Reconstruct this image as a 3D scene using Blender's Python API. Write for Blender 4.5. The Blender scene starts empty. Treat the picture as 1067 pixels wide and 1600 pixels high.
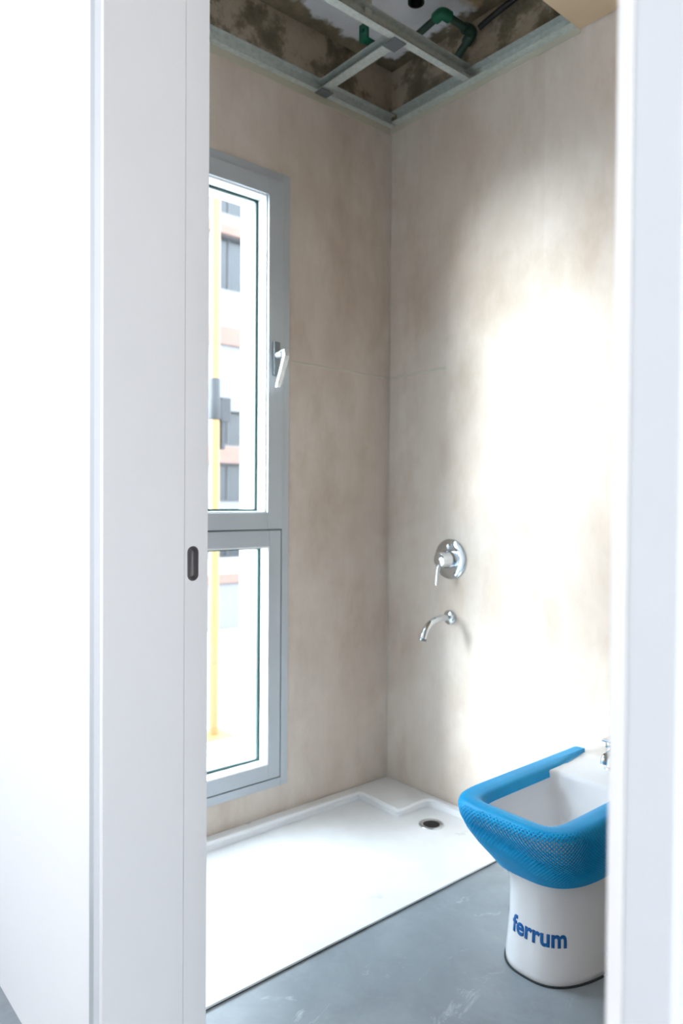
import bpy, bmesh, math, random
from mathutils import Vector, Matrix
random.seed(4)
D = bpy.data; S = bpy.context.scene; C = S.collection
PI = math.pi

# ------------------------------------------------------------------ camera
FPX = 1134.0
az, pitch, roll = math.radians(49.4), math.radians(0.9), 0.0068
Fh = Vector((-math.sin(az), math.cos(az), 0)); Rh = Vector((math.cos(az), math.sin(az), 0)); Uh = Vector((0, 0, 1))
fw = Fh*math.cos(pitch) - Uh*math.sin(pitch)
up0 = Uh*math.cos(pitch) + Fh*math.sin(pitch)
rt = Rh*math.cos(roll) + up0*math.sin(roll)
up = up0*math.cos(roll) - Rh*math.sin(roll)
cd = D.cameras.new('camera'); cam = D.objects.new('camera', cd); C.objects.link(cam)
cd.sensor_width = 36; cd.sensor_fit = 'AUTO'; cd.lens = 36*FPX/1600
cam.matrix_world = Matrix(((rt.x, up.x, -fw.x, 0), (rt.y, up.y, -fw.y, 0), (rt.z, up.z, -fw.z, 1.12), (0, 0, 0, 1)))
cd.clip_start = 0.02
cd.dof.use_dof = True; cd.dof.focus_distance = 1.5; cd.dof.aperture_fstop = 3.5
S.camera = cam

# ------------------------------------------------------------------ world, sun, lamps, exposure
w = D.worlds.new('world'); S.world = w; w.use_nodes = True
nt = w.node_tree; bg = nt.nodes['Background']
bg.inputs[1].default_value = 8.0
_g = nt.nodes.new('ShaderNodeTexCoord'); _s = nt.nodes.new('ShaderNodeSeparateXYZ'); _r = nt.nodes.new('ShaderNodeValToRGB')
nt.links.new(_g.outputs['Generated'], _s.inputs[0]); nt.links.new(_s.outputs[2], _r.inputs[0]); nt.links.new(_r.outputs[0], bg.inputs[0])
_r.color_ramp.elements[0].position = 0.0; _r.color_ramp.elements[0].color = (.62, .66, .70, 1)
_r.color_ramp.elements[1].position = .8; _r.color_ramp.elements[1].color = (1.25, 1.42, 1.62, 1)
sl = D.lights.new('sun', 'SUN'); sun = D.objects.new('sun', sl); C.objects.link(sun)
sl.energy = 10.5; sl.angle = math.radians(30); sl.color = (0.86, 0.93, 1.0)
sd = Vector((math.cos(math.radians(51)), math.sin(math.radians(51)), -math.tan(math.radians(9)))).normalized()
sun.rotation_euler = (-sd).to_track_quat('Z', 'Y').to_euler(); sun.location = (-6, -3, 4)
def area(name, loc, target, sx, sy, power, col=(1, 1, 1)):
    l = D.lights.new(name, 'AREA'); l.shape = 'RECTANGLE'; l.size = sx; l.size_y = sy; l.energy = power; l.color = col
    o = D.objects.new(name, l); C.objects.link(o); o.location = loc
    o.rotation_euler = (Vector(loc)-Vector(target)).to_track_quat('Z', 'Y').to_euler(); return o
area('hall_fill', (-1.45, -1.18, 1.5), (-1.45, 0.5, 1.45), 1.0, 1.3, 14, (0.93, 0.96, 1.0))  # added fill lamp in front of the closed rear wall
area('hall_fill', (1.57, -.3, 1.4), (0, -.1, 1.3), 0.8, 1.0, 11, (0.93, 0.96, 1.0))  # second added fill lamp, brightens the door reveal from the right
pl = area('window_portal', (-2.32, 1.085, 1.18), (-1, 1.085, 1.18), 0.82, 2.12, 1); pl.data.cycles.is_portal = True
S.view_settings.view_transform = 'Standard'; S.view_settings.look = 'None'
S.view_settings.gamma = 1; S.view_settings.use_curve_mapping = False
S.view_settings.exposure = 0.7

# ------------------------------------------------------------------ materials
def srgb(r, g, b):
    f = lambda c: c/12.92 if c <= .04045 else ((c+.055)/1.055)**2.4
    return (f(r/255), f(g/255), f(b/255), 1)
class NB:
    def __init__(s, name):
        s.m = D.materials.new(name); s.m.use_nodes = True; s.t = s.m.node_tree
        s.b = s.t.nodes['Principled BSDF']
    def n(s, ty, **kw):
        x = s.t.nodes.new(ty)
        for k, v in kw.items(): setattr(x, k, v)
        return x
    def l(s, a, b): s.t.links.new(a, b)
    def geo(s): return s.n('ShaderNodeNewGeometry').outputs['Position']
    def noise(s, scale, detail=4, rough=.55, vec=None, stretch=None, dist=0):
        x = s.n('ShaderNodeTexNoise'); x.inputs['Scale'].default_value = scale; x.inputs['Detail'].default_value = detail
        x.inputs['Roughness'].default_value = rough; x.inputs['Distortion'].default_value = dist
        v = vec or s.geo()
        if stretch:
            mp = s.n('ShaderNodeMapping'); mp.inputs['Scale'].default_value = stretch; s.l(v, mp.inputs['Vector']); v = mp.outputs[0]
        s.l(v, x.inputs['Vector']); return x.outputs['Fac']
    def ramp(s, fac, stops):
        r = s.n('ShaderNodeValToRGB'); e = r.color_ramp.elements
        while len(e) < len(stops): e.new(.5)
        for q, (p, c) in zip(e, stops): q.position = p; q.color = c if len(c) == 4 else (*c, 1)
        s.l(fac, r.inputs[0]); return r.outputs[0]
    def math(s, op, a, b=None, clamp=False):
        m = s.n('ShaderNodeMath', operation=op); m.use_clamp = clamp
        for i, v in enumerate((a, b)):
            if v is None: continue
            if isinstance(v, (int, float)): m.inputs[i].default_value = v
            else: s.l(v, m.inputs[i])
        return m.outputs[0]
    def mix(s, fac, a, b, blend='MIX'):
        m = s.n('ShaderNodeMix', data_type='RGBA', blend_type=blend)
        for i, v in ((0, fac), (6, a), (7, b)):
            if isinstance(v, (int, float, tuple)): m.inputs[i].default_value = v
            else: s.l(v, m.inputs[i])
        return m.outputs[2]
    def bump(s, h, strength=.2, dist=.01):
        b = s.n('ShaderNodeBump'); b.inputs['Strength'].default_value = strength; b.inputs['Distance'].default_value = dist
        s.l(h, b.inputs['Height']); s.l(b.outputs[0], s.b.inputs['Normal'])
    def set(s, col=None, rough=None, metal=None, **kw):
        if col is not None:
            if isinstance(col, tuple): s.b.inputs['Base Color'].default_value = col
            else: s.l(col, s.b.inputs['Base Color'])
        if rough is not None:
            if isinstance(rough, (int, float)): s.b.inputs['Roughness'].default_value = rough
            else: s.l(rough, s.b.inputs['Roughness'])
        if metal is not None: s.b.inputs['Metallic'].default_value = metal
        for k, v in kw.items(): s.b.inputs[k].default_value = v
        return s.m
def simple(name, rgb, rough=.5, metal=0, var=.06, scale=6, bump=0, **kw):
    b = NB(name); c = srgb(*rgb)
    lo = tuple(v*(1-var) for v in c[:3])+(1,); hi = tuple(min(1, v*(1+var)) for v in c[:3])+(1,)
    f = b.noise(scale)
    col = b.ramp(f, [(.3, lo), (.7, hi)])
    if bump: b.bump(b.noise(scale*12), bump, .003)
    return b.set(col, rough, metal, **kw)

def mat_plaster():
    b = NB('skim_plaster')
    a = b.ramp(b.noise(1.5, 6, .6, dist=.5), [(.3, srgb(205, 190, 178)), (.5, srgb(219, 207, 197)), (.7, srgb(228, 220, 214))])
    v = b.ramp(b.noise(3.2, 5, .65, stretch=(1, 1, .3)), [(.36, (.86, .83, .79)), (.62, (1.03, 1.03, 1.02))])
    sm = b.ramp(b.noise(4.5, 9, .68, stretch=(1, 1, .45)), [(.36, (.86, .82, .76)), (.50, (1, 1, 1))])
    c = b.mix(.8, a, v, 'MULTIPLY'); c = b.mix(.7, c, sm, 'MULTIPLY')
    # two skim batches on the tap wall: the board joint at x = -1.352 shows as a slight change of tone
    sp = b.n('ShaderNodeSeparateXYZ'); b.l(b.geo(), sp.inputs[0])
    m = b.math('MULTIPLY', b.math('GREATER_THAN', b.math('ADD', sp.outputs[0], b.math('MULTIPLY', b.noise(25), .006)), -1.349), b.math('GREATER_THAN', sp.outputs[2], 1.6))
    c = b.mix(m, b.mix(1.0, c, (.965, .955, .94, 1), 'MULTIPLY'), c)
    b.bump(b.noise(14, 8, .6), .3, .004)
    return b.set(c, .75)
def mat_concrete():
    b = NB('polished_concrete')
    a = b.ramp(b.noise(2.2, 7, .6, dist=.6), [(.3, srgb(126, 135, 141)), (.52, srgb(146, 155, 161)), (.72, srgb(168, 176, 181))])
    sc = b.ramp(b.noise(5, 8, .72, stretch=(1.2, .5, 1), dist=1.5), [(.60, (0, 0, 0)), (.72, (1, 1, 1))])
    c = b.mix(sc, a, srgb(200, 207, 212))
    dk = b.ramp(b.noise(9, 6, .7), [(.3, (.85, .85, .85)), (.5, (1, 1, 1))]); c = b.mix(.8, c, dk, 'MULTIPLY')
    b.bump(b.noise(20, 6), .12, .003)
    return b.set(c, b.ramp(b.noise(4, 5), [(.3, (.28,)*3), (.7, (.5,)*3)]))
def mat_slab():
    b = NB('slab_render')
    p = b.geo(); sp = b.n('ShaderNodeSeparateXYZ'); b.l(p, sp.inputs[0])
    nz = b.noise(9, 6, .6)
    dx = b.math('ADD', sp.outputs[0], 2.05); dy = b.math('SUBTRACT', 2.02, sp.outputs[1])
    dd = b.math('MINIMUM', dx, dy)
    e = b.math('ADD', dd, b.math('MULTIPLY', b.math('SUBTRACT', nz, .5), .22))
    m1 = b.math('MULTIPLY', b.math('SUBTRACT', e, .045), 40, clamp=True)
    br = b.math('MULTIPLY', b.math('ADD', b.math('SUBTRACT', -1.60, sp.outputs[0]), b.math('MULTIPLY', b.math('SUBTRACT', nz, .5), .12)), 30, clamp=True)
    brown = b.ramp(b.noise(10, 6, .7), [(.3, srgb(120, 104, 84)), (.5, srgb(170, 146, 112)), (.7, srgb(205, 176, 138))])
    lt = b.ramp(b.noise(4, 4), [(.3, srgb(222, 222, 226)), (.7, srgb(236, 236, 240))])
    dark = b.ramp(b.noise(12, 6, .7), [(.3, srgb(104, 94, 76)), (.7, srgb(150, 136, 112))])
    c = b.mix(br, brown, lt); c = b.mix(m1, dark, c)
    b.bump(b.noise(30, 6, .7), .5, .01)
    return b.set(c, .9)
def mat_masonry():
    b = NB('rough_render')
    nz = b.noise(7, 6, .65)
    c = b.ramp(nz, [(.40, srgb(112, 102, 84)), (.47, srgb(134, 124, 104)), (.53, srgb(178, 164, 144)), (.7, srgb(192, 178, 160))])
    b.bump(b.noise(25, 6, .7), .6, .012)
    return b.set(c, .9)
def mat_ceramic(name='ceramic'):
    return simple(name, (240, 241, 243), .12, 0, .01, 3)
def mat_glass():
    b = NB('window_glass'); t = b.t
    tr = b.n('ShaderNodeBsdfTransparent'); tr.inputs[0].default_value = (.925, .955, .955, 1)
    gl = b.n('ShaderNodeBsdfGlossy'); gl.inputs['Roughness'].default_value = .02
    fr = b.n('ShaderNodeFresnel'); gm = b.n('ShaderNodeNewGeometry'); b.l(b.math('SUBTRACT', 1.45, b.math('MULTIPLY', gm.outputs['Backfacing'], 1.45-1/1.45)), fr.inputs[0])
    mx = b.n('ShaderNodeMixShader'); b.l(fr.outputs[0], mx.inputs[0]); b.l(tr.outputs[0], mx.inputs[1]); b.l(gl.outputs[0], mx.inputs[2])
    t.nodes.remove(b.b); out = [n for n in t.nodes if n.type == 'OUTPUT_MATERIAL'][0]; b.l(mx.outputs[0], out.inputs[0]); return b.m
def mat_foam():
    b = NB('blue_foam')
    c = b.ramp(b.noise(9, 4), [(.3, srgb(0, 156, 220)), (.7, srgb(14, 172, 232))])
    b.bump(b.noise(160, 3), .2, .002)
    return b.set(c, .42, **{'Specular IOR Level': .3, 'Subsurface Weight': .1, 'Subsurface Radius': (.004, .01, .016)})
def mat_galv():
    b = NB('galvanised_steel')
    v = b.n('ShaderNodeTexVoronoi'); v.inputs['Scale'].default_value = 70; b.l(b.geo(), v.inputs['Vector'])
    c = b.ramp(v.outputs['Distance'], [(0, srgb(190, 198, 194)), (1, srgb(216, 222, 218))])
    return b.set(c, .40, .35)
def mat_tray():
    b = NB('shower_acrylic')
    c = b.ramp(b.noise(2.5, 6, .6), [(.3, srgb(226, 226, 224)), (.6, srgb(243, 243, 244))])
    sm = b.ramp(b.noise(4, 7, .7, stretch=(2.5, .6, 1), dist=1.2), [(.30, (.90, .89, .86)), (.40, (1, 1, 1))])
    return b.set(b.mix(.35, c, sm, 'MULTIPLY'), b.ramp(b.noise(5, 6), [(.3, (.25,)*3), (.7, (.42,)*3)]))
M = dict(
    plaster=mat_plaster(), concrete=mat_concrete(), slab=mat_slab(), masonry=mat_masonry(), ceramic=mat_ceramic(), glass=mat_glass(),
    foam=mat_foam(), galv=mat_galv(), tray=mat_tray(),
    bead=simple('plaster_bead', (196, 190, 172), .8, 0, .05, 9),
    seam=simple('joint_plaster', (205, 198, 186), .8, 0, .05, 9),
    hallwall=simple('white_wall_paint', (240, 242, 245), .7, 0, .01, 2, .05),
    lacquer=simple('white_lacquer', (230, 231, 233), .45, 0, .015, 3),
    casing=simple('casing_white', (206, 210, 216), .85, 0, .01, 3, **{'Specular IOR Level': .1}),
    alu=simple('grey_aluminium', (186, 192, 197), .42, .15, .03, 5),
    aludark=simple('grey_aluminium_handle', (120, 126, 130), .35, .5, .03, 9),
    alulight=simple('bright_aluminium_handle', (214, 220, 222), .25, .6, .02, 9),
    gasket=simple('green_black_gasket', (18, 62, 60), .4, 0, .1, 9),
    extwhite=simple('exterior_white_paint', (242, 244, 244), .8, 0, .02, 3),
    chrome=simple('chrome', (215, 222, 228), .07, 1, .01, 3),
    pull=simple('dark_bronze_metal', (104, 102, 103), .45, .3, .05, 40),
    pulldeep=simple('dark_metal_cup', (58, 56, 56), .42, .7, .05, 40),
    black=simple('black_pipe', (22, 20, 20), .5, 0, .1, 20),
    sealshadow=simple('dark_seal_and_shadow', (48, 54, 58), .6, 0, .05, 20),
    green=simple('green_plastic', (12, 96, 72), .35, 0, .08, 20),
    darkgreen=simple('dark_green_pipe', (34, 62, 50), .5, 0, .12, 20),
    board=simple('beige_ceiling_board', (206, 182, 150), .8, 0, .05, 5, .05),
    inkblue=simple('blue_print', (10, 96, 168), .4, 0, .03, 30),
    inkpale=simple('pale_blue_print', (120, 160, 200), .4, 0, .03, 30),
    yellow=simple('yellow_steel', (116, 90, 50), .5, 0, .04, 5),
    steelgrey=simple('painted_grey_steel', (22, 25, 30), .6, 0, .06, 9),
    facade=simple('facade_paint', (98, 96, 98), .85, 0, .03, 1),
    terracotta=simple('peach_facade_band', (106, 82, 74), .85, 0, .05, 2),
    ground=simple('exterior_paving', (150, 146, 143), .9, 0, .08, 2),
    winframe=simple('far_window_frame', (44, 46, 50), .5, 0, .05, 2),
    winglass=simple('far_window_glass', (36, 40, 45), .25, 0, .2, .8),
    sticker=simple('bolt_cap_plastic', (150, 165, 178), .3, 0, .03, 20),
)

# ------------------------------------------------------------------ helpers
def box(bm, x0, x1, y0, y1, z0, z1, bev=0):
    vs = [bm.verts.new((x, y, z)) for z in (z0, z1) for y in (y0, y1) for x in (x0, x1)]
    F = [(0, 2, 3, 1), (4, 5, 7, 6), (0, 1, 5, 4), (2, 6, 7, 3), (0, 4, 6, 2), (1, 3, 7, 5)]
    fs = [bm.faces.new([vs[i] for i in f]) for f in F]
    if bev:
        es = {e for f in fs for e in f.edges}
        bmesh.ops.bevel(bm, geom=list(es), offset=bev, segments=2, affect='EDGES', profile=.6)
def lathe(bm, prof, axis='Z', loc=(0, 0, 0), n=32, cap=True):
    """prof: list of (r, h) along axis"""
    L = Vector(loc); rings = []
    for r, h in prof:
        ring = []
        for k in range(n):
            a = 2*PI*k/n; c, s = r*math.cos(a), r*math.sin(a)
            p = {'Z': (c, s, h), 'Y': (c, h, s), 'X': (h, c, s)}[axis]
            ring.append(bm.verts.new(L+Vector(p)))
        rings.append(ring)
    for a, b in zip(rings, rings[1:]):
        for k in range(n): bm.faces.new((a[k], a[(k+1) % n], b[(k+1) % n], b[k]))
    if cap: bm.faces.new(rings[0]); bm.faces.new(rings[-1])
def tube(bm, pts, rad, n=14, cap=True, sub=6):
    pts = [Vector(p) for p in pts]
    if sub and len(pts) > 2:
        q = []
        P = [pts[0]*2-pts[1]]+pts+[pts[-1]*2-pts[-2]]
        for i in range(1, len(P)-2):
            for k in range(sub):
                t = k/sub; a, b, c, d = P[i-1:i+3]
                q.append(.5*((2*b)+(c-a)*t+(2*a-5*b+4*c-d)*t*t+(3*b-a-3*c+d)*t**3))
        q.append(pts[-1]); pts = q
    R = rad if isinstance(rad, (list, tuple)) else [rad]*len(pts)
    if len(R) != len(pts): R = [R[0]+(R[-1]-R[0])*i/(len(pts)-1) for i in range(len(pts))]
    rings = []; N = None
    for i, p in enumerate(pts):
        t = (pts[min(i+1, len(pts)-1)]-pts[max(i-1, 0)]).normalized()
        if N is None: N = t.orthogonal().normalized()
        N = (N-t*N.dot(t)).normalized(); B = t.cross(N)
        rings.append([bm.verts.new(p+(N*math.cos(2*PI*k/n)+B*math.sin(2*PI*k/n))*R[i]) for k in range(n)])
    for a, b in zip(rings, rings[1:]):
        for k in range(n): bm.faces.new((a[k], a[(k+1) % n], b[(k+1) % n], b[k]))
    if cap: bm.faces.new(rings[0]); bm.faces.new(rings[-1])
def obj(name, bm, mat, parent=None, smooth=False, autos=None):
    bmesh.ops.recalc_face_normals(bm, faces=bm.faces)
    me = D.meshes.new(name)
    if autos is not None:
        for f in bm.faces: f.smooth = True
        for e in bm.edges:
            if len(e.link_faces) == 2 and e.calc_face_angle(0) > math.radians(autos): e.smooth = False
    elif smooth:
        for f in bm.faces: f.smooth = True
    bm.to_mesh(me); bm.free()
    me.materials.append(mat if not isinstance(mat, str) else M[mat])
    o = D.objects.new(name, me); C.objects.link(o)
    if parent:
        o.parent = parent; o.matrix_parent_inverse = Matrix.Translation(parent_world(parent)).inverted()
    return o
def parent_world(p):
    v = Vector(p.location); q = p
    while q.parent: q = q.parent; v = v + 0*v if q.type == 'MESH' else v  # parts sit at the world origin
    return v
def boxes(name, lst, mat, parent=None, bev=0):
    bm = bmesh.new()
    for b in lst: box(bm, *b, bev=bev)
    return obj(name, bm, mat, parent)
def struct(o): o['kind'] = 'structure'; return o
def thing(name, label, cat, loc, group=None, kind=None):
    o = D.objects.new(name, None); C.objects.link(o); o.location = loc; o.empty_display_size = .05
    if kind: o['kind'] = kind
    if label: o['label'] = label
    if cat: o['category'] = cat
    if group: o['group'] = group
    return o
def tag(o, label, cat, group=None):
    o['label'] = label; o['category'] = cat
    if group: o['group'] = group
    return o

# ------------------------------------------------------------------ the shell
XW, YT = -2.05, 2.0            # window wall, tap wall
YF, YI = 0.484, 0.616          # door wall: hall face, bathroom face
XL, XR = -1.143, -0.261        # door opening
ZC, ZS = 2.60, 2.80            # ceiling frame, slab
WY0, WY1, WZ0, WZ1 = 0.68, 1.49, 0.14, 2.225
struct(boxes('floor', [(XW-.25, 1.6, -1.2, YT, -.12, 0)], 'concrete'))
def wallwin(x0, x1, z1, z0=0):
    return [(x0, x1, YF-.0, WY0, z0, z1), (x0, x1, WY1, YT+.15, z0, z1), (x0, x1, WY0, WY1, z0, WZ0), (x0, x1, WY0, WY1, WZ1, z1)]
wl = struct(boxes('wall_left', wallwin(-2.30, XW-.010, ZS), 'masonry'))
boxes('plaster_skin', [(XW-.010, XW, YI, WY0, 0, ZC), (XW-.010, XW, WY1, YT, 0, ZC), (XW-.010, XW, WY0, WY1, 0, WZ0), (XW-.010, XW, WY0, WY1, WZ1, ZC)], 'plaster', wl)
boxes('outer_reveal', [(-2.31, -2.115, WY1-.012, WY1, WZ0, WZ1), (-2.31, -2.115, WY0, WY0+.012, WZ0, WZ1), (-2.34, -2.115, WY0+.012, WY1-.012, WZ0, WZ0+.012), (-2.31, -2.115, WY0+.012, WY1-.012, WZ1-.012, WZ1)], 'extwhite', wl)
wb = struct(boxes('wall_back', [(XW-.25, 1.6, YT+.010, YT+.15, 0, ZS)], 'masonry'))
boxes('plaster_skin', [(XW, .7, YT, YT+.010, 0, ZC)], 'plaster', wb)
# skim joints: slightly proud, wavering ridges
def ridge(name, a, b, nrm, parent, wid=.005, hgt=.0016, n=40):
    bm = bmesh.new(); a = Vector(a); b = Vector(b); nrm = Vector(nrm); t = (b-a).normalized(); s = t.cross(nrm); rows = []
    for i in range(n+1):
        p = a.lerp(b, i/n)+s*(.0015*math.sin(i*.5)+random.uniform(-.0008, .0008)); w_ = wid*random.uniform(.6, 1.2)
        rows.append([bm.verts.new(p-s*w_), bm.verts.new(p+nrm*hgt*random.uniform(.6, 1.1)), bm.verts.new(p+s*w_)])
    for r, q in zip(rows, rows[1:]):
        for k in (0, 1): bm.faces.new((r[k], r[k+1], q[k+1], q[k]))
    return obj(name, bm, 'seam', parent)
ridge('joint_ridge', (XW, 1.52, 1.605), (XW, 2.0, 1.60), (1, 0, 0), wl)
ridge('joint_ridge', (XW, YT, 1.60), (-1.76, YT, 1.605), (0, -1, 0), wb)
ridge('corner_ridge', (XW+.003, YT-.003, .05), (XW+.003, YT-.003, ZC-.02), (.7, -.7, 0), wl, .0025, .002, 90)
# lighter bead of plaster under the ceiling channel
boxes('plaster_bead', [(XW, XW+.002, YI, YT, ZC-.055, ZC-.028)], 'bead', wl)
boxes('plaster_bead', [(XW, -1.23, YT-.002, YT, ZC-.05, ZC-.028)], 'bead', wb)
# door wall
wf = struct(boxes('wall_front', [(XW-.24, XL-.012, YF, YI, 0, ZS), (XR+.012, 1.6, YF, YI, 0, ZS), (XL-.012, XR+.012, YF, YI, 2.42, ZS)], 'hallwall'))
struct(boxes('wall_right', [(.6, .7, YI, YT, 0, ZS)], 'plaster'))
struct(boxes('ceiling', [(XW-.25, 1.6, YI, YT+.15, ZS, ZS+.15)], 'slab'))
# the hall where the photographer stands
struct(boxes('wall_hall_left', [(XW-.25, XW, -1.2, YF, 0, ZS)], 'hallwall'))
struct(boxes('wall_hall_right', [(1.6, 1.7, -1.2, -.8, 0, ZS), (1.6, 1.7, .2, YF, 0, ZS), (1.6, 1.7, -.8, .2, 0, .9), (1.6, 1.7, -.8, .2, 1.9, ZS)], 'plaster'))  # side opening is unseen, added to let light reach the door reveal
struct(boxes('wall_hall_rear', [(XW-.25, 1.7, -1.3, -1.2, 0, ZS)], 'plaster'))
struct(boxes('ceiling_hall', [(XW-.25, 1.7, -1.3, YI, ZS-.01, ZS+.15)], 'concrete'))

# door frame (trim) : jamb linings and casings
trim = struct(thing('trim_1', None, None, (XL, .53, 0)))
trim['kind'] = 'structure'
boxes('jamb_lining', [(XL-.012, XL, .471, YI+.002, 0, 2.42)], 'lacquer', trim, .0008)
boxes('casing', [(XL-.037, XL-.0125, .471, YF, 0, 2.46)], 'casing', trim, .0015)
boxes('casing_lip', [(XL-.077, XL-.0375, .4795, YF, 0, 2.46)], 'alu', trim, .001)
boxes('head_lining', [(XL, XR, .471, YI+.002, 2.408, 2.42)], 'lacquer', trim)
trim2 = struct(thing('trim_2', None, None, (XR, .53, 0)))
boxes('jamb_lining', [(XR, XR+.012, .471, YI+.002, 0, 2.42)], 'lacquer', trim2, .0008)
boxes('casing', [(XR+.0125, XR+.047, .471, YF, 0, 2.46)], 'casing', trim2, .0015)

# sliding door, pushed back; its leading edge carries an edge pull
dr = struct(thing('door_1', None, None, (XL-.4, .64, .01)))
def door_panel():
    bm = bmesh.new(); y0, y1, z0, z1 = .6187, .6645, .01, 2.46; x1 = XL-.0005
    # leading edge face with oval hole for the pull
    cy, cz, hw, hh = .6352, 1.007, .0112, .031
    n = 32; hole = []
    for k in range(n):
        a = 2*PI*k/n; yy = hw*math.cos(a); zz = hw*math.sin(a)+(hh-hw)*(1 if math.sin(a) >= 0 else -1)
        hole.append(bm.verts.new((x1, cy+yy, cz+zz)))
    outer = [bm.verts.new((x1, y, z)) for y, z in ((y1, z0), (y1, z1), (y0, z1), (y0, z0))]
    # hole verts: k=0 is +y; bridge in quadrants
    Q = n//4
    segs = [(0, outer[1]), (Q, outer[2]), (2*Q, outer[3]), (3*Q, outer[0])]
    for s, (k0, oc) in enumerate(segs):
        for k in range(k0, k0+Q): bm.faces.new((hole[k], hole[(k+1) % n], oc))
        nxt = segs[(s+1) % 4][1]; bm.faces.new((hole[(k0+Q) % n], nxt, oc))
    deep = [bm.verts.new((x1-.016, v.co.y, v.co.z)) for v in hole]
    for k in range(n): bm.faces.new((hole[k], hole[(k+1) % n], deep[(k+1) % n], deep[k]))
    bm.faces.new(deep)
    back = [bm.verts.new((-1.98, v.co.y, v.co.z)) for v in outer]
    for k in range(4): bm.faces.new((outer[k], outer[(k+1) % 4], back[(k+1) % 4], back[k]))
    bm.faces.new(back)
    return bm
dp = obj('door_leaf', door_panel(), 'lacquer', dr)
def pull():
    bm = bmesh.new(); cy, cz = .6352, 1.007; n = 32; x = XL
    rings = []
    for sx, hw, hh in ((-.001, .0109, .0306), (.0006, .0104, .030), (.0006, .0086, .0282), (-.003, .0080, .0272), (-.009, .0062, .0245), (-.0105, .004, .021)):
        r = []
        for k in range(n):
            a = 2*PI*k/n
            r.append(bm.verts.new((x+sx, cy+hw*math.cos(a), cz+hw*math.sin(a)+(hh-hw)*(1 if math.sin(a) > -1e-9 else -1))))
        rings.append(r)
    for a, b in zip(rings, rings[1:]):
        for k in range(n): bm.faces.new((a[k], a[(k+1) % n], b[(k+1) % n], b[k]))
    bm.faces.new(rings[-1])
    return bm
obj('door_handle', pull(), 'pull', dr, autos=40)

# ------------------------------------------------------------------ window
win = struct(thing('window_1', None, None, (XW, 1.15, WZ0)))
FY0, FY1, FZ0, FZ1 = .665, 1.507, .128, 2.240
def ring_x(bm, x0, x1, y0, y1, z0, z1, wy, wz0, wz1=None, bev=.0015):
    wz1 = wz0 if wz1 is None else wz1
    box(bm, x0, x1, y0, y0+wy, z0, z1, bev); box(bm, x0, x1, y1-wy, y1, z0, z1, bev)
    box(bm, x0, x1, y0+wy, y1-wy, z0, z0+wz0, bev); box(bm, x0, x1, y0+wy, y1-wy, z1-wz1, z1, bev)
bm = bmesh.new(); ring_x(bm, XW-.01, XW+.008, FY0, FY1, FZ0, FZ1, .028, .028)
ring_x(bm, XW-.064, XW-.01, WY0+.002, WY1-.001, WZ0+.002, WZ1-.002, .02, .02)
obj('outer_frame', bm, 'alu', win)
US = (FY0+.033, FY1-.0325, 1.022, FZ1-.0325)      # opening sash
bm = bmesh.new(); ring_x(bm, XW-.045, XW+.019, *US, .063, .055, .057)
sash = obj('opening_sash', bm, 'alu', win)
LS = (FY0+.033, FY1-.0325, FZ0+.0325, 1.0165)      # fixed light
bm = bmesh.new(); ring_x(bm, XW-.045, XW+.009, *LS, .048, .049, .055)
fixed = obj('fixed_light_frame', bm, 'alu', win)
bm = bmesh.new(); box(bm, XW-.04, XW+.002, US[0], US[1], 1.0176, 1.0219); obj('meeting_groove', bm, 'aludark', win)
for nm, par, (y0, y1, z0, z1), wy, wa, wb_ in (('sash', sash, US, .063, .055, .057), ('fix', fixed, LS, .048, .049, .055)):
    a0, a1, b0, b1 = y0+wy, y1-wy, z0+wa, z1-wb_
    bm = bmesh.new(); ring_x(bm, XW-.044, XW+.008, a0, a1, b0, b1, .005, .005, bev=0); obj('glazing_bead', bm, 'extwhite', par)
    bm = bmesh.new(); ring_x(bm, XW-.050, XW-.040, a0+.0052, a1-.0052, b0+.0052, b1-.0052, .009, .007, bev=0); obj('gasket', bm, 'gasket', par)
    bm = bmesh.new(); box(bm, XW-.058, XW-.054, a0, a1, b0, b1); obj('pane', bm, 'glass', par)
    bm = bmesh.new(); ring_x(bm, XW-.064, XW-.0585, a0-.01, a1+.01, b0-.01, b1+.01, .016, .016, bev=0); obj('outer_bead', bm, 'extwhite', par)
# handle
hx, hy, hz = XW+.019, 1.441, 1.600
bm = bmesh.new(); box(bm, hx, hx+.010, hy-.013, hy+.013, hz-.058, hz+.058, .004)
hp = obj('handle', bm, 'aludark', win)
bm = bmesh.new(); lathe(bm, [(.011, 0), (.0105, .012), (.010, .030)], 'X', (hx+.009, hy, hz+.012), 20)
# flat lever: neck out from the plate, then a flat bar hanging down and leaning in
prof = [((hx+.026, hy-.002, hz+.014), .0105, .008), ((hx+.046, hy+.006, hz+.026), .0105, .008), ((hx+.054, hy+.004, hz+.004), .0100, .006),
        ((hx+.056, hy-.010, hz-.040), .0095, .0055), ((hx+.055, hy-.026, hz-.092), .0085, .005), ((hx+.053, hy-.029, hz-.104), .006, .004)]
rows = []
for (x, y, z), wy_, tx in prof:
    rows.append([bm.verts.new((x+sx*tx, y+sy*wy_, z)) for sx, sy in ((-1, -1), (1, -1), (1, 1), (-1, 1))])
for a, b in zip(rows, rows[1:]):
    for k in range(4): bm.faces.new((a[k], a[(k+1) % 4], b[(k+1) % 4], b[k]))
bm.faces.new(rows[0]); bm.faces.new(rows[-1])
lv = obj('lever', bm, 'alulight', hp)

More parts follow.
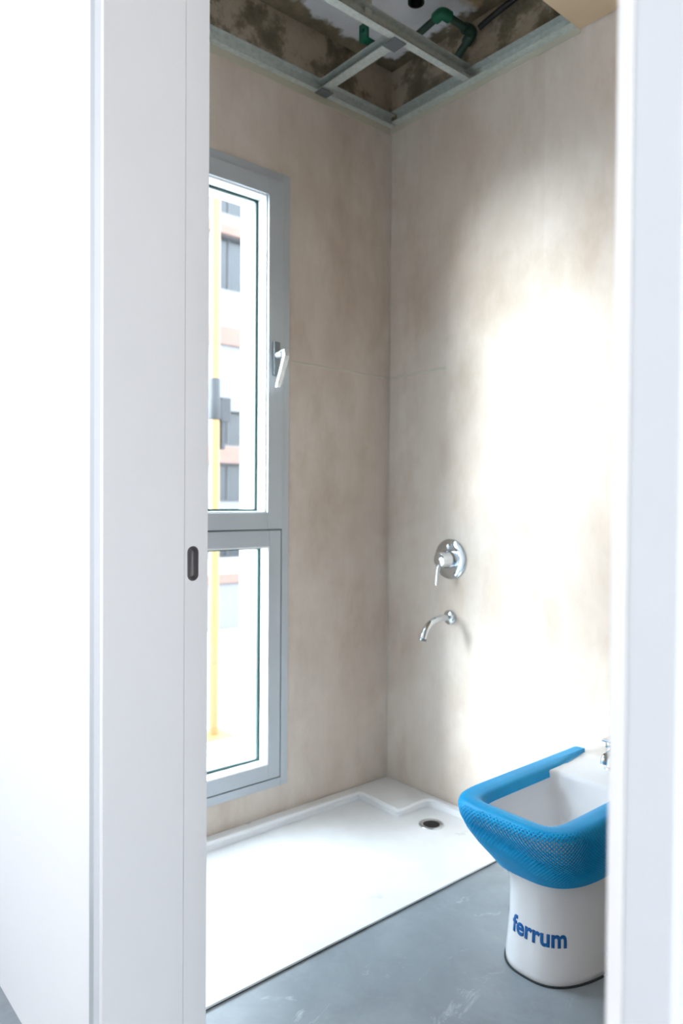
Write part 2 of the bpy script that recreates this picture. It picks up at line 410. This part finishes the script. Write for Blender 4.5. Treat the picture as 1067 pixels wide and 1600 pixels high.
# ------------------------------------------------------------------ ceiling frame
cf = thing('ceiling_frame', 'galvanised steel channel frame of the unfinished ceiling, with a green clip', 'ceiling frame', (XW+.3, 1.6, ZC))
def channel(bm, p0, p1, wdir, w_, h_, t=.0015):
    """U profile open towards wdir. p0-p1: the wall side bottom line"""
    p0 = Vector(p0); p1 = Vector(p1); wd = Vector(wdir)
    def slab(o, a, b):
        vs = []
        for p in (p0, p1):
            for s, tt in ((0, 0), (1, 0), (1, 1), (0, 1)): vs.append(bm.verts.new(p+o+a*s+b*tt))
        for f in ((0, 1, 2, 3), (4, 7, 6, 5), (0, 4, 5, 1), (1, 5, 6, 2), (2, 6, 7, 3), (3, 7, 4, 0)): bm.faces.new([vs[i] for i in f])
    Z = Vector((0, 0, 1))
    slab(Vector((0, 0, 0)), wd*w_, Z*t); slab(Z*h_, wd*w_, Z*t); slab(Z*t, wd*t, Z*(h_-t))
bm = bmesh.new(); channel(bm, (XW+.0025, YI, ZC-.028), (XW+.0025, YT-.003, ZC-.028), (1, 0, 0), .022, .042); obj('perimeter_channel', bm, 'galv', cf)
bm = bmesh.new(); channel(bm, (XW+.035, YT-.0025, ZC-.028), (.55, YT-.0025, ZC-.028), (0, -1, 0), .032, .040); obj('perimeter_channel', bm, 'galv', cf)
bm = bmesh.new(); channel(bm, (-1.665, YI, ZC-.022), (-1.665, YT-.004, ZC-.022), (1, 0, 0), .030, .045); box(bm, -1.6365, -1.635, YI, YT-.004, ZC-.022, ZC-.014); obj('main_runner', bm, 'galv', cf)
bm = bmesh.new(); channel(bm, (XW+.006, 1.66, ZC-.020), (-1.666, 1.66, ZC-.020), (0, -1, 0), .038, .030); obj('cross_channel', bm, 'galv', cf)
bm = bmesh.new(); channel(bm, (XW+.006, 1.02, ZC-.020), (-1.666, 1.02, ZC-.020), (0, -1, 0), .038, .030); obj('cross_channel', bm, 'galv', cf)
boxes('joining_tab', [(XW+.004, XW+.045, 1.615, 1.668, ZC-.032, ZC-.0285)], 'aludark', cf, .0006)
boxes('joining_tab', [(-1.70, -1.645, 1.615, 1.668, ZC-.027, ZC-.0225)], 'aludark', cf, .0006)
boxes('hanger_strap', [(-1.655, -1.653, 1.50, 1.525, ZC-.01, ZS)], 'galv', cf)
bm = bmesh.new(); box(bm, -1.805, -1.767, 1.608, 1.620, ZC+.030, ZC+.085, .003); box(bm, -1.80, -1.77, 1.620, 1.664, ZC+.030, ZC+.038, .002)
lathe(bm, [(.006, 0), (.006, .008)], 'Y', (-1.785, 1.604, ZC+.06), 12); obj('clip', bm, 'green', cf)
for y in (1.25, .9):
    bm = bmesh.new(); lathe(bm, [(.002, 0), (.004, .001), (.003, .003)], 'Z', (-1.645, y, ZC-.0255), 10); obj('screw', bm, 'aludark', cf)
cb = boxes('ceiling_board', [(-1.23, .59, YI+.01, YT-.004, ZC-.041, ZC-.0285)], 'board', None, .001)
tag(cb, 'beige ceiling board fixed under the steel frame at the upper right', 'ceiling board')

# plumbing in the void
pp = thing('water_pipe', 'green plastic water pipe with elbows above the ceiling frame by the tap wall', 'pipe', (-1.66, 1.85, ZS-.08))
def seg(nm, a, b, r, mat, par=pp):
    bm = bmesh.new(); tube(bm, [a, b], r, 14, sub=0); return obj(nm, bm, mat, par, autos=40)
seg('pipe_run', (-1.80, 1.84, 2.725), (-1.645, 1.825, 2.735), .012, 'darkgreen')
bm = bmesh.new(); tube(bm, [(-1.665, 1.827, 2.735), (-1.635, 1.825, 2.735), (-1.628, 1.855, 2.732)], .019, 14); obj('elbow', bm, 'green', pp, autos=40)
seg('pipe_run', (-1.628, 1.85, 2.732), (-1.617, 1.94, 2.72), .012, 'darkgreen')
bm = bmesh.new(); tube(bm, [(-1.619, 1.92, 2.722), (-1.617, 1.955, 2.718), (-1.650, 1.968, 2.706)], .019, 14); obj('elbow', bm, 'darkgreen', pp, autos=40)
seg('pipe_run', (-1.640, 1.965, 2.708), (-1.705, 1.975, 2.675), .013, 'darkgreen')
patch_bm = bmesh.new(); tube(patch_bm, [(-1.60, 1.975, 2.735), (-1.54, 1.98, 2.752), (-1.46, 1.982, 2.765), (-1.38, 1.984, 2.775)], .010, 10)  # tube stands in for the rough dark patch where wall meets slab
tag(obj('patch_tube', patch_bm, 'black', None, autos=50), 'thin dark tube in place of a rough dark patch along the top of the tap wall', 'patch_tube')
bm = bmesh.new(); lathe(bm, [(.036, ZS), (.036, ZS-.03), (.026, ZS-.032), (.026, ZS-.12), (.021, ZS-.12), (.021, ZS-.02)], 'Z', (-1.60, 1.665, 0), 24)
tag(obj('drain_stub', bm, 'black', None, autos=40), 'short black pipe stub hanging from the slab beside the main runner', 'pipe')

# ------------------------------------------------------------------ shower tray
tr = thing('shower_tray', 'white rectangular shower tray with a raised rear lip along the window wall', 'shower tray', (-1.715, 1.3, 0))
TX1 = -1.382; TY0, TY1 = YI+.004, YT-.001; TX0 = XW+.001
bm = bmesh.new(); box(bm, TX0, TX1, TY0, TY1, 0.0025, .008, .001)
plate = obj('tray_base', bm, 'tray', tr)
boxes('edge_seal', [(TX0, TX1-.0005, TY0, TY1, 0.0, .0025)], 'sealshadow', tr)
def poly_prism(bm, pts, z0, z1, bev):
    b_ = [bm.verts.new((x, y, z0)) for x, y in pts]; t_ = [bm.verts.new((x, y, z1)) for x, y in pts]; n = len(pts)
    for k in range(n): bm.faces.new((b_[k], b_[(k+1) % n], t_[(k+1) % n], t_[k]))
    bm.faces.new(b_[::-1]); top = bm.faces.new(t_)
    if bev: bmesh.ops.bevel(bm, geom=list(top.edges), offset=bev, segments=3, affect='EDGES', profile=.5)
rim = [(TX0, TY0), (-1.998, TY0), (-1.993, 1.800), (-1.985, 1.808), (-1.800, 1.806), (-1.790, 1.816), (-1.792, 1.940), (-1.776, 1.958), (-1.700, 1.966), (-1.45, 1.976), (-1.45, TY1), (TX0, TY1)]
bm = bmesh.new(); poly_prism(bm, rim, .0078, .032, .006); obj('raised_rim', bm, 'tray', tr, autos=50)
# proud lip along the inner edge of the rim
bm = bmesh.new(); tube(bm, [(-2.0, TY0+.005, .030), (-2.0, 1.2, .030), (-1.997, 1.75, .030), (-1.992, 1.806, .030), (-1.95, 1.813, .030), (-1.82, 1.813, .028), (-1.797, 1.82, .026), (-1.797, 1.93, .028), (-1.778, 1.963, .030), (-1.74, 1.970, .028), (-1.66, 1.978, .022)], .0085, 10)
obj('lip', bm, 'tray', tr, smooth=True)
dn = thing('drain', 'round chrome shower drain in the corner of the white tray', 'drain', (-1.678, 1.855, .011))
bm = bmesh.new(); lathe(bm, [(.028, .0085), (.044, .0082), (.043, .0105), (.036, .0115), (.031, .0105), (.028, .0085)], 'Z', (-1.678, 1.855, 0), 32, cap=False); obj('drain_ring', bm, 'chrome', dn, smooth=True)
bm = bmesh.new(); lathe(bm, [(.0305, .0082), (.0300, .0088), (.004, .0089)], 'Z', (-1.678, 1.855, 0), 32); obj('drain_hole', bm, 'black', dn)

# ------------------------------------------------------------------ shower mixer and spout
mx = thing('shower_mixer', 'chrome shower mixer with round wall plate and short hanging lever', 'mixer', (-1.726, YT, .912))
Lm = (-1.726, YT, .912)
bm = bmesh.new(); lathe(bm, [(.073, -.0005), (.073, -.004), (.070, -.008), (.050, -.010), (.030, -.011)], 'Y', Lm, 48); obj('wall_plate', bm, 'chrome', mx, autos=50)
bm = bmesh.new(); lathe(bm, [(.031, -.009), (.031, -.030), (.027, -.036), (.027, -.058), (.024, -.064), (.010, -.067)], 'Y', Lm, 32); obj('body', bm, 'chrome', mx, autos=50)
bm = bmesh.new(); tube(bm, [(-1.726, 1.950, .905), (-1.730, 1.938, .885), (-1.732, 1.935, .850), (-1.732, 1.932, .822)], [.008, .0065], 12); lv2 = obj('lever', bm, 'chrome', mx, autos=50)
bm = bmesh.new(); lathe(bm, [(.010, -.006), (.010, -.020), (.006, -.023)], 'Y', (-1.726, YT, .958), 20); obj('diverter_knob', bm, 'chrome', mx, autos=50)
sp = thing('bath_spout', 'curved chrome spout on the wall below the round mixer', 'spout', (-1.726, YT, .702))
bm = bmesh.new(); lathe(bm, [(.027, -.0005), (.027, -.006), (.023, -.012), (.013, -.014)], 'Y', (-1.726, YT, .702), 32); obj('flange', bm, 'chrome', sp, autos=50)
bm = bmesh.new(); tube(bm, [(-1.726, YT-.008, .702), (-1.726, YT-.05, .704), (-1.726, YT-.095, .696), (-1.726, YT-.128, .672), (-1.726, YT-.143, .640)], .0115, 18); obj('spout_tube', bm, 'chrome', sp, autos=60)
bm = bmesh.new(); tube(bm, [(-1.726, YT-.1425, .641), (-1.726, YT-.1450, .634)], .013, 18, sub=0); obj('aerator', bm, 'aludark', sp, autos=60)

# ------------------------------------------------------------------ bidet
BX = -1.0
bd = thing('bidet', 'white ceramic floor-standing bidet with blue lettering on its foot', 'bidet', (BX, 1.72, 0))
NT = 96
def sec(z, hw, yf, yb, nf=3.0, nb=6.0):
    """closed section: superellipse, separately square front and back; angle -90deg = front"""
    yc = yf+(yb-yf)*.5; hb = (yb-yf)/2; out = []
    for k in range(NT):
        a = 2*PI*k/NT; c, s = math.cos(a), math.sin(a)
        n = nf if s < 0 else nb
        r = (abs(c)**n+abs(s)**n)**(-1/n)
        out.append(Vector((BX+hw*r*c, yc+hb*r*s, z)))
    return out
YB = YT-.002
OUT = [  # z, half width, front y, back y, front n
    (0.000, .122, 1.438, YB, 2.7), (.004, .125, 1.435, YB, 2.7), (.018, .126, 1.434, YB, 2.7), (.06, .122, 1.438, YB, 2.7), (.12, .117, 1.442, YB, 2.7),
    (.18, .114, 1.442, YB, 2.8), (.21, .116, 1.438, YB, 2.8), (.235, .122, 1.427, YB, 2.9), (.265, .134, 1.403, YB, 3.1), (.30, .146, 1.374, YB, 3.4), (.335, .155, 1.350, YB, 3.8),
    (.372, .160, 1.336, YB, 4.2), (.388, .161, 1.334, YB, 4.4), (.396, .158, 1.338, YB-.002, 4.4), (.400, .152, 1.345, YB-.006, 4.4)]
IN = [(.400, .112, 1.372, 1.712, 8), (.397, .108, 1.376, 1.708, 8), (.385, .105, 1.380, 1.705, 8), (.345, .100, 1.39, 1.697, 8), (.338, .094, 1.402, 1.69, 7), (.27, .066, 1.44, 1.665, 4), (.235, .045, 1.48, 1.645, 3), (.228, .02, 1.53, 1.60, 2.2)]
def build_bidet():
    bm = bmesh.new(); rings = []
    for z, hw, yf, yb, n in OUT: rings.append([bm.verts.new(p) for p in sec(z, hw, yf, yb, n)])
    for z, hw, yf, yb, n in IN: rings.append([bm.verts.new(p) for p in sec(z, hw, yf, yb, n, n)])
    for a, b in zip(rings, rings[1:]):
        for k in range(NT): bm.faces.new((a[k], a[(k+1) % NT], b[(k+1) % NT], b[k]))
    bm.faces.new(rings[0]); bm.faces.new(rings[-1])
    return bm
body = obj('basin', build_bidet(), 'ceramic', bd, autos=55)
bm = bmesh.new(); lathe(bm, [(.017, .2282), (.017, .231), (.012, .2315), (.006, .229)], 'Z', (BX, 1.565, 0), 24); obj('waste', bm, 'chrome', bd, autos=40)
# solid dark band drawn in for the shadow gap under the foot
bm = bmesh.new(); vs = [bm.verts.new(p) for p in sec(.0003, .1285, 1.4315, YB, 2.7)]; bm2 = [bm.verts.new(p) for p in sec(.0035, .1285, 1.4315, YB, 2.7)]
for k in range(NT): bm.faces.new((vs[k], vs[(k+1) % NT], bm2[(k+1) % NT], bm2[k]))
bm.faces.new(vs); bm.faces.new(bm2); obj('foot_shadow_band', bm, 'sealshadow', bd)
# fixing cap on the side of the foot
for sx in (1,):
    bm = bmesh.new(); lathe(bm, [(.012, .0), (.012, .006), (.008, .011), (.002, .012)], 'X', (BX+.119, 1.60, .052), 20); obj('bolt_cap', bm, 'sticker', bd, autos=50)
# overflow slot
bm = bmesh.new(); box(bm, BX-.022, BX+.022, 1.7035, 1.7065, .362, .372, .001); obj('overflow_slot', bm, 'aludark', bd)

def out_at(z):
    for a, b in zip(OUT, OUT[1:]):
        if a[0] <= z <= b[0] and b[0] > a[0]:
            t = (z-a[0])/(b[0]-a[0]); return [a[i]+(b[i]-a[i])*t for i in range(5)]
    return list(OUT[-1])
def surf(z, ang, off=0):
    _, hw, yf, yb, n = out_at(z); yc = (yf+yb)/2; hb = (yb-yf)/2
    c, s = math.cos(ang), math.sin(ang); r = (abs(c)**n+abs(s)**n)**(-1/n)
    return Vector((BX+(hw+off)*r*c, yc+(hb+off)*r*s, z))
# lettering wrapped round the foot
def arc_table(z):
    A = [math.radians(-178+k*.25) for k in range(int(176/.25)+1)]; P = [surf(z, a) for a in A]; L = [0]
    for p, q in zip(P, P[1:]): L.append(L[-1]+(q-p).length)
    return A, L
def ang_from_len(tab, s):
    A, L = tab
    import bisect
    i = min(max(bisect.bisect(L, s), 1), len(L)-1); t = (s-L[i-1])/(L[i]-L[i-1]); return A[i-1]+(A[i]-A[i-1])*t
def lettering(text, x_start, z_base, size, name, mat, bold=.012, width=None, off=.0012):
    cu = D.curves.new('t', 'FONT'); cu.body = text; cu.size = 1; cu.offset = bold; cu.resolution_u = 4; cu.space_character = 1.0
    to = D.objects.new('t', cu); C.objects.link(to); bpy.context.view_layer.update()
    me = D.meshes.new_from_object(to.evaluated_get(bpy.context.evaluated_depsgraph_get()))
    D.objects.remove(to)
    bm = bmesh.new(); bm.from_mesh(me); D.meshes.remove(me)
    bmesh.ops.subdivide_edges(bm, edges=[e for e in bm.edges if e.calc_length() > .06], cuts=3, use_grid_fill=False)
    bmesh.ops.triangulate(bm, faces=bm.faces[:])
    mnx = min(v.co.x for v in bm.verts); mxx = max(v.co.x for v in bm.verts)
    kx = width/(mxx-mnx) if width else size
    tab = arc_table(z_base+.015)
    # arc length where the front centre lies
    A, L = tab; i0 = min(range(len(A)), key=lambda i: abs(A[i]+PI/2)); s0 = L[i0]
    r = bmesh.ops.extrude_face_region(bm, geom=bm.faces[:]); top = {g for g in r['geom'] if isinstance(g, bmesh.types.BMVert)}
    for v in bm.verts:
        s = s0+x_start+(v.co.x-mnx)*kx; z = z_base+v.co.y*size
        v.co = surf(z, ang_from_len(tab, s), off if v in top else -.0005)
    return obj(name, bm, mat, bd)
lettering('ferrum', -.044, .091, .057, 'lettering', 'inkblue', .028, .140)
lettering('ferrum', -.245, .091, .057, 'lettering', 'inkblue', .028, .140)

# bidet tap
ft = thing('bidet_tap', 'small chrome tap standing on the rear deck of the bidet', 'tap', (BX, 1.83, .400))
bm = bmesh.new(); lathe(bm, [(.024, .4005), (.024, .405), (.019, .408), (.019, .455), (.021, .458), (.021, .472), (.017, .478)], 'Z', (BX, 1.83, 0), 28); obj('body', bm, 'chrome', ft, autos=40)
bm = bmesh.new(); tube(bm, [(BX, 1.825, .446), (BX, 1.802, .448), (BX, 1.786, .440), (BX, 1.782, .424)], .0095, 14); obj('spout', bm, 'chrome', ft, autos=50)
bm = bmesh.new(); box(bm, BX-.014, BX+.014, 1.792, 1.848, .4785, .4865, .003); obj('lever', bm, 'chrome', ft)

# blue foam net sleeve: a real stretched lattice over the rim
def sleeve():
    # profile stations: (z, hw, yf, n) going from the lower outside edge, over the rim, to the inside edge
    ST = [(.246, .130, 1.413, 3.0), (.265, .1385, 1.398, 3.1), (.30, .1505, 1.369, 3.4), (.335, .1595, 1.345, 3.8), (.368, .1655, 1.331, 4.2),
          (.390, .1675, 1.328, 4.4), (.403, .163, 1.333, 4.6), (.4090, .152, 1.343, 4.8), (.4095, .127, 1.362, 6), (.406, .110, 1.376, 8), (.396, .102, 1.384, 9), (.384, .0995, 1.388, 9)]
    # arc coordinate of stations
    L = [0]
    for a, b in zip(ST, ST[1:]): L.append(L[-1]+math.hypot(b[0]-a[0], ((b[1]-a[1])+(a[2]-b[2]))/2))
    tot = L[-1]
    def P(u, v):
        """u: 0..1 round the U from the left rear end (u=0) via the front (.5) to the right rear end; v: 0..1 across the profile"""
        s = v*tot
        for i in range(len(L)-1):
            if s <= L[i+1]+1e-9: break
        t = (s-L[i])/(L[i+1]-L[i]); z, hw, yf, n = [ST[i][k]+(ST[i+1][k]-ST[i][k])*t for k in range(4)]
        YE = 1.895                         # rear end of the sleeve
        # straight sides from YE down to the front corner, then a superellipse front
        fl = .20                            # front zone depth
        # u mapping: sides take 0-.30 and .70-1
        if u < .30: q = u/.30; x = BX-hw; y = YE+(yf+fl-YE)*q; e = 1
        elif u > .70: q = (1-u)/.30; x = BX+hw; y = YE+(yf+fl-YE)*q; e = 1
        else:
            a = PI+(u-.30)/.40*PI; c, s_ = math.cos(a), math.sin(a)
            hb = fl; r = ((abs(c))**n+(abs(s_))**n)**(-1/n); x = BX+hw*r*c; y = yf+fl+hb*r*s_
        sag = 0
        p = Vector((x, y, z))
        # at the straight sides the sleeve hangs less deep towards the rear
        if u < .30 or u > .70:
            q = 1-q
            lift = max(0, (.30*q))*(1-v)
            p.z = z+(.40-z)*lift if z < .40 else z
            k = min(max((q-.5)/.5, 0), 1)
            if hw < .14 and v > .6: p.x = BX+(-1 if u < .5 else 1)*(hw+(.124-(.102-hw if hw < .102 else 0)*1.5-hw)*k); p.z = z+(max(z, .4015)-z)*min(k*4, 1)
        return p
    # reparametrise u by arc length at v=.5
    K = 600; us = [i/K for i in range(K+1)]; pts = [P(u, .42) for u in us]; LL = [0]
    for a, b in zip(pts, pts[1:]): LL.append(LL[-1]+(b-a).length)
    T = LL[-1]
    def U(s):
        s = min(max(s, 0), 1)*T; lo, hi = 0, K
        while hi-lo > 1:
            m = (lo+hi)//2
            if LL[m] <= s: lo = m
            else: hi = m
        d = LL[hi]-LL[lo]; return (lo+((s-LL[lo])/d if d else 0))/K
    nu, nv = 140, 23
    bm = bmesh.new()
    def N(s, v):
        e = 1e-3; a = P(U(s+e), v)-P(U(s-e), v); b = P(U(s), min(v+.01, 1))-P(U(s), max(v-.01, 0)); n = a.cross(b)
        return n.normalized() if n.length > 0 else Vector((0, 0, 1))
    cache = {}
    def V(i, j, d=0.0, fi=None, fj=None):
        key = (i, j, d)
        if key in cache: return cache[key]
        s, v = i/(2*nu), j/(2*nv); s_ = min(max(s, 0), 1); v_ = min(max(v, 0), 1)
        p = P(U(s_), v_)+N(s_, v_)*(d-.0)
        cache[key] = bm.verts.new(p); return cache[key]
    def bell(x, c, w_): return math.exp(-((x-c)/w_)**2)
    # diamonds centred at (even+even) grid positions; lattice in half steps
    for i in range(0, 2*nu+1):
        for j in range(0, 2*nv+1):
            if (i+j) % 2: continue
            # diamond with corners (i-1,j),(i,j-1),(i+1,j),(i,j+1)
            if i == 0 or j == 0 or i == 2*nu or j == 2*nv: 
                # edge half diamonds
                cs = [(a, b) for a, b in ((i-1, j), (i, j-1), (i+1, j), (i, j+1)) if 0 <= a <= 2*nu and 0 <= b <= 2*nv]
                if len(cs) == 3:
                    bm.faces.new([V(*c) for c in cs]); 
                continue
            s, v = i/(2*nu), j/(2*nv)
            h = 1.1*bell(s, .635, .085)*bell(v, .36, .26) + .95*bell(s, .50, .16)*bell(v, .54, .13) + .6*bell(s, .37, .05)*bell(v, .36, .14)
            h *= random.uniform(.88, 1.1)
            cs = [(i-1, j), (i, j-1), (i+1, j), (i, j+1)]
            co = [V(*c) for c in cs]
            su = U(s); cen = P(su, v); nn = N(s, v)
            if h > .22:
                k = min(h, .84); inner = [bm.verts.new(cen+(q.co-cen)*k-nn*.0012) for q in co]
                inn2 = [bm.verts.new(cen+(q.co-cen)*(k*.92)-nn*.0035) for q in co]
                for m in range(4):
                    bm.faces.new((co[m], co[(m+1) % 4], inner[(m+1) % 4], inner[m])); bm.faces.new((inner[m], inner[(m+1) % 4], inn2[(m+1) % 4], inn2[m]))
            else:
                dimple = .0022*min(1, .15+h*5+.5*bell(v, .62, .12))
                c_ = bm.verts.new(cen-nn*dimple)
                for m in range(4): bm.faces.new((co[m], co[(m+1) % 4], c_))
    return bm
fs = sleeve(); 
sl_ = obj('foam_sleeve', fs, 'foam', None, smooth=True)
tag(sl_, 'bright blue foam net sleeve stretched over the rim of the bidet', 'foam sleeve')

# ------------------------------------------------------------------ outside
GZ = -.75
struct(boxes('ground', [(-32, -2.7, -12, 26, GZ-.1, GZ)], 'ground'))
bl = thing('apartment_building', 'pale apartment block with dark windows seen through the narrow window', 'building', (-22, 12, GZ))
bx = -20.0
rows_w = [(10.2, 11.6), (7.8, 9.5), (2.86, 3.96), (1.06, 2.26), (-.75, -.15)]
cols_w = [(y, y+2.3) for y in (-4.6, -1.3, 2.0, 5.3, 8.6, 12.05, 15.4, 18.7)]
# facade as grid with true openings: piers and spandrels
bm = bmesh.new(); ys = [-6.0]+[v for c in cols_w for v in c]+[22.5]
for k in range(0, len(ys), 2): box(bm, bx-.3, bx, ys[k], ys[k+1], GZ, 14)
zs = [GZ]; 
for a, b in sorted(rows_w): zs += [a, b]
zs.append(14)
for (y0, y1) in cols_w:
    for k in range(0, len(zs), 2):
        if zs[k+1] > zs[k]: box(bm, bx-.3, bx, y0, y1, zs[k], zs[k+1])
box(bm, bx-9, bx-.3, -6, 22.5, GZ, 14)
obj('wall', bm, 'facade', bl)
for z0, z1, pr in ((9.52, 9.80, .10), (2.30, 2.82, .10), (6.05, 6.6, .06)):
    boxes('facade_band', [(bx, bx+pr, -6, 22.5, z0, z1)], 'terracotta', bl)
for z0, z1 in rows_w:
    for y0, y1 in cols_w:
        f = boxes('window', [(bx-.24, bx-.18, y0, y0+.07, z0, z1), (bx-.24, bx-.18, y1-.07, y1, z0, z1), (bx-.24, bx-.18, y0+.07, y1-.07, z0, z0+.06), (bx-.24, bx-.18, y0+.07, y1-.07, z1-.06, z1), (bx-.24, bx-.18, y0+.36, y0+.43, z0+.06, z1-.06)], 'winframe', bl)
        boxes('pane', [(bx-.22, bx-.21, y0+.07, y0+.36, z0+.06, z1-.06), (bx-.22, bx-.21, y0+.43, y1-.07, z0+.06, z1-.06)], 'winglass', f)
# yellow post with its grey clamp
px_, py_ = -5.0, 2.965
po = thing('steel_post', 'yellow steel post with a grey clamp standing outside the window', 'post', (px_, py_, GZ))
bm = bmesh.new(); lathe(bm, [(.038, GZ), (.038, 4.4)], 'Z', (px_, py_, 0), 20); obj('pole', bm, 'yellow', po, autos=40)
bm = bmesh.new(); box(bm, px_-.12, px_+.12, py_-.12, py_+.12, GZ, GZ+.012, .003); obj('base_plate', bm, 'yellow', po)
bm = bmesh.new(); lathe(bm, [(.046, 1.75), (.050, 1.77), (.050, 1.90), (.042, 1.93), (.042, 2.06), (.036, 2.08)], 'Z', (px_, py_, 0), 20); obj('clamp', bm, 'steelgrey', po, autos=40)
bm = bmesh.new(); box(bm, px_-.03, px_+.03, py_+.04, py_+.13, 1.74, 1.93, .008); box(bm, px_-.02, px_+.02, py_+.05, py_+.085, 1.52, 1.75, .006); obj('clamp_arm', bm, 'steelgrey', po)
# low kerb wall outside
kb = thing('garden_wall', 'low pale wall with a peach coping on the paving outside the window', 'wall', (-9.1, 5, GZ))
boxes('wall_body', [(-9.2, -9.0, -6, 16, GZ, -.08)], 'facade', kb, .01)
boxes('coping', [(-9.23, -8.97, -6.02, 16.02, -.08, .06)], 'terracotta', kb, .01)
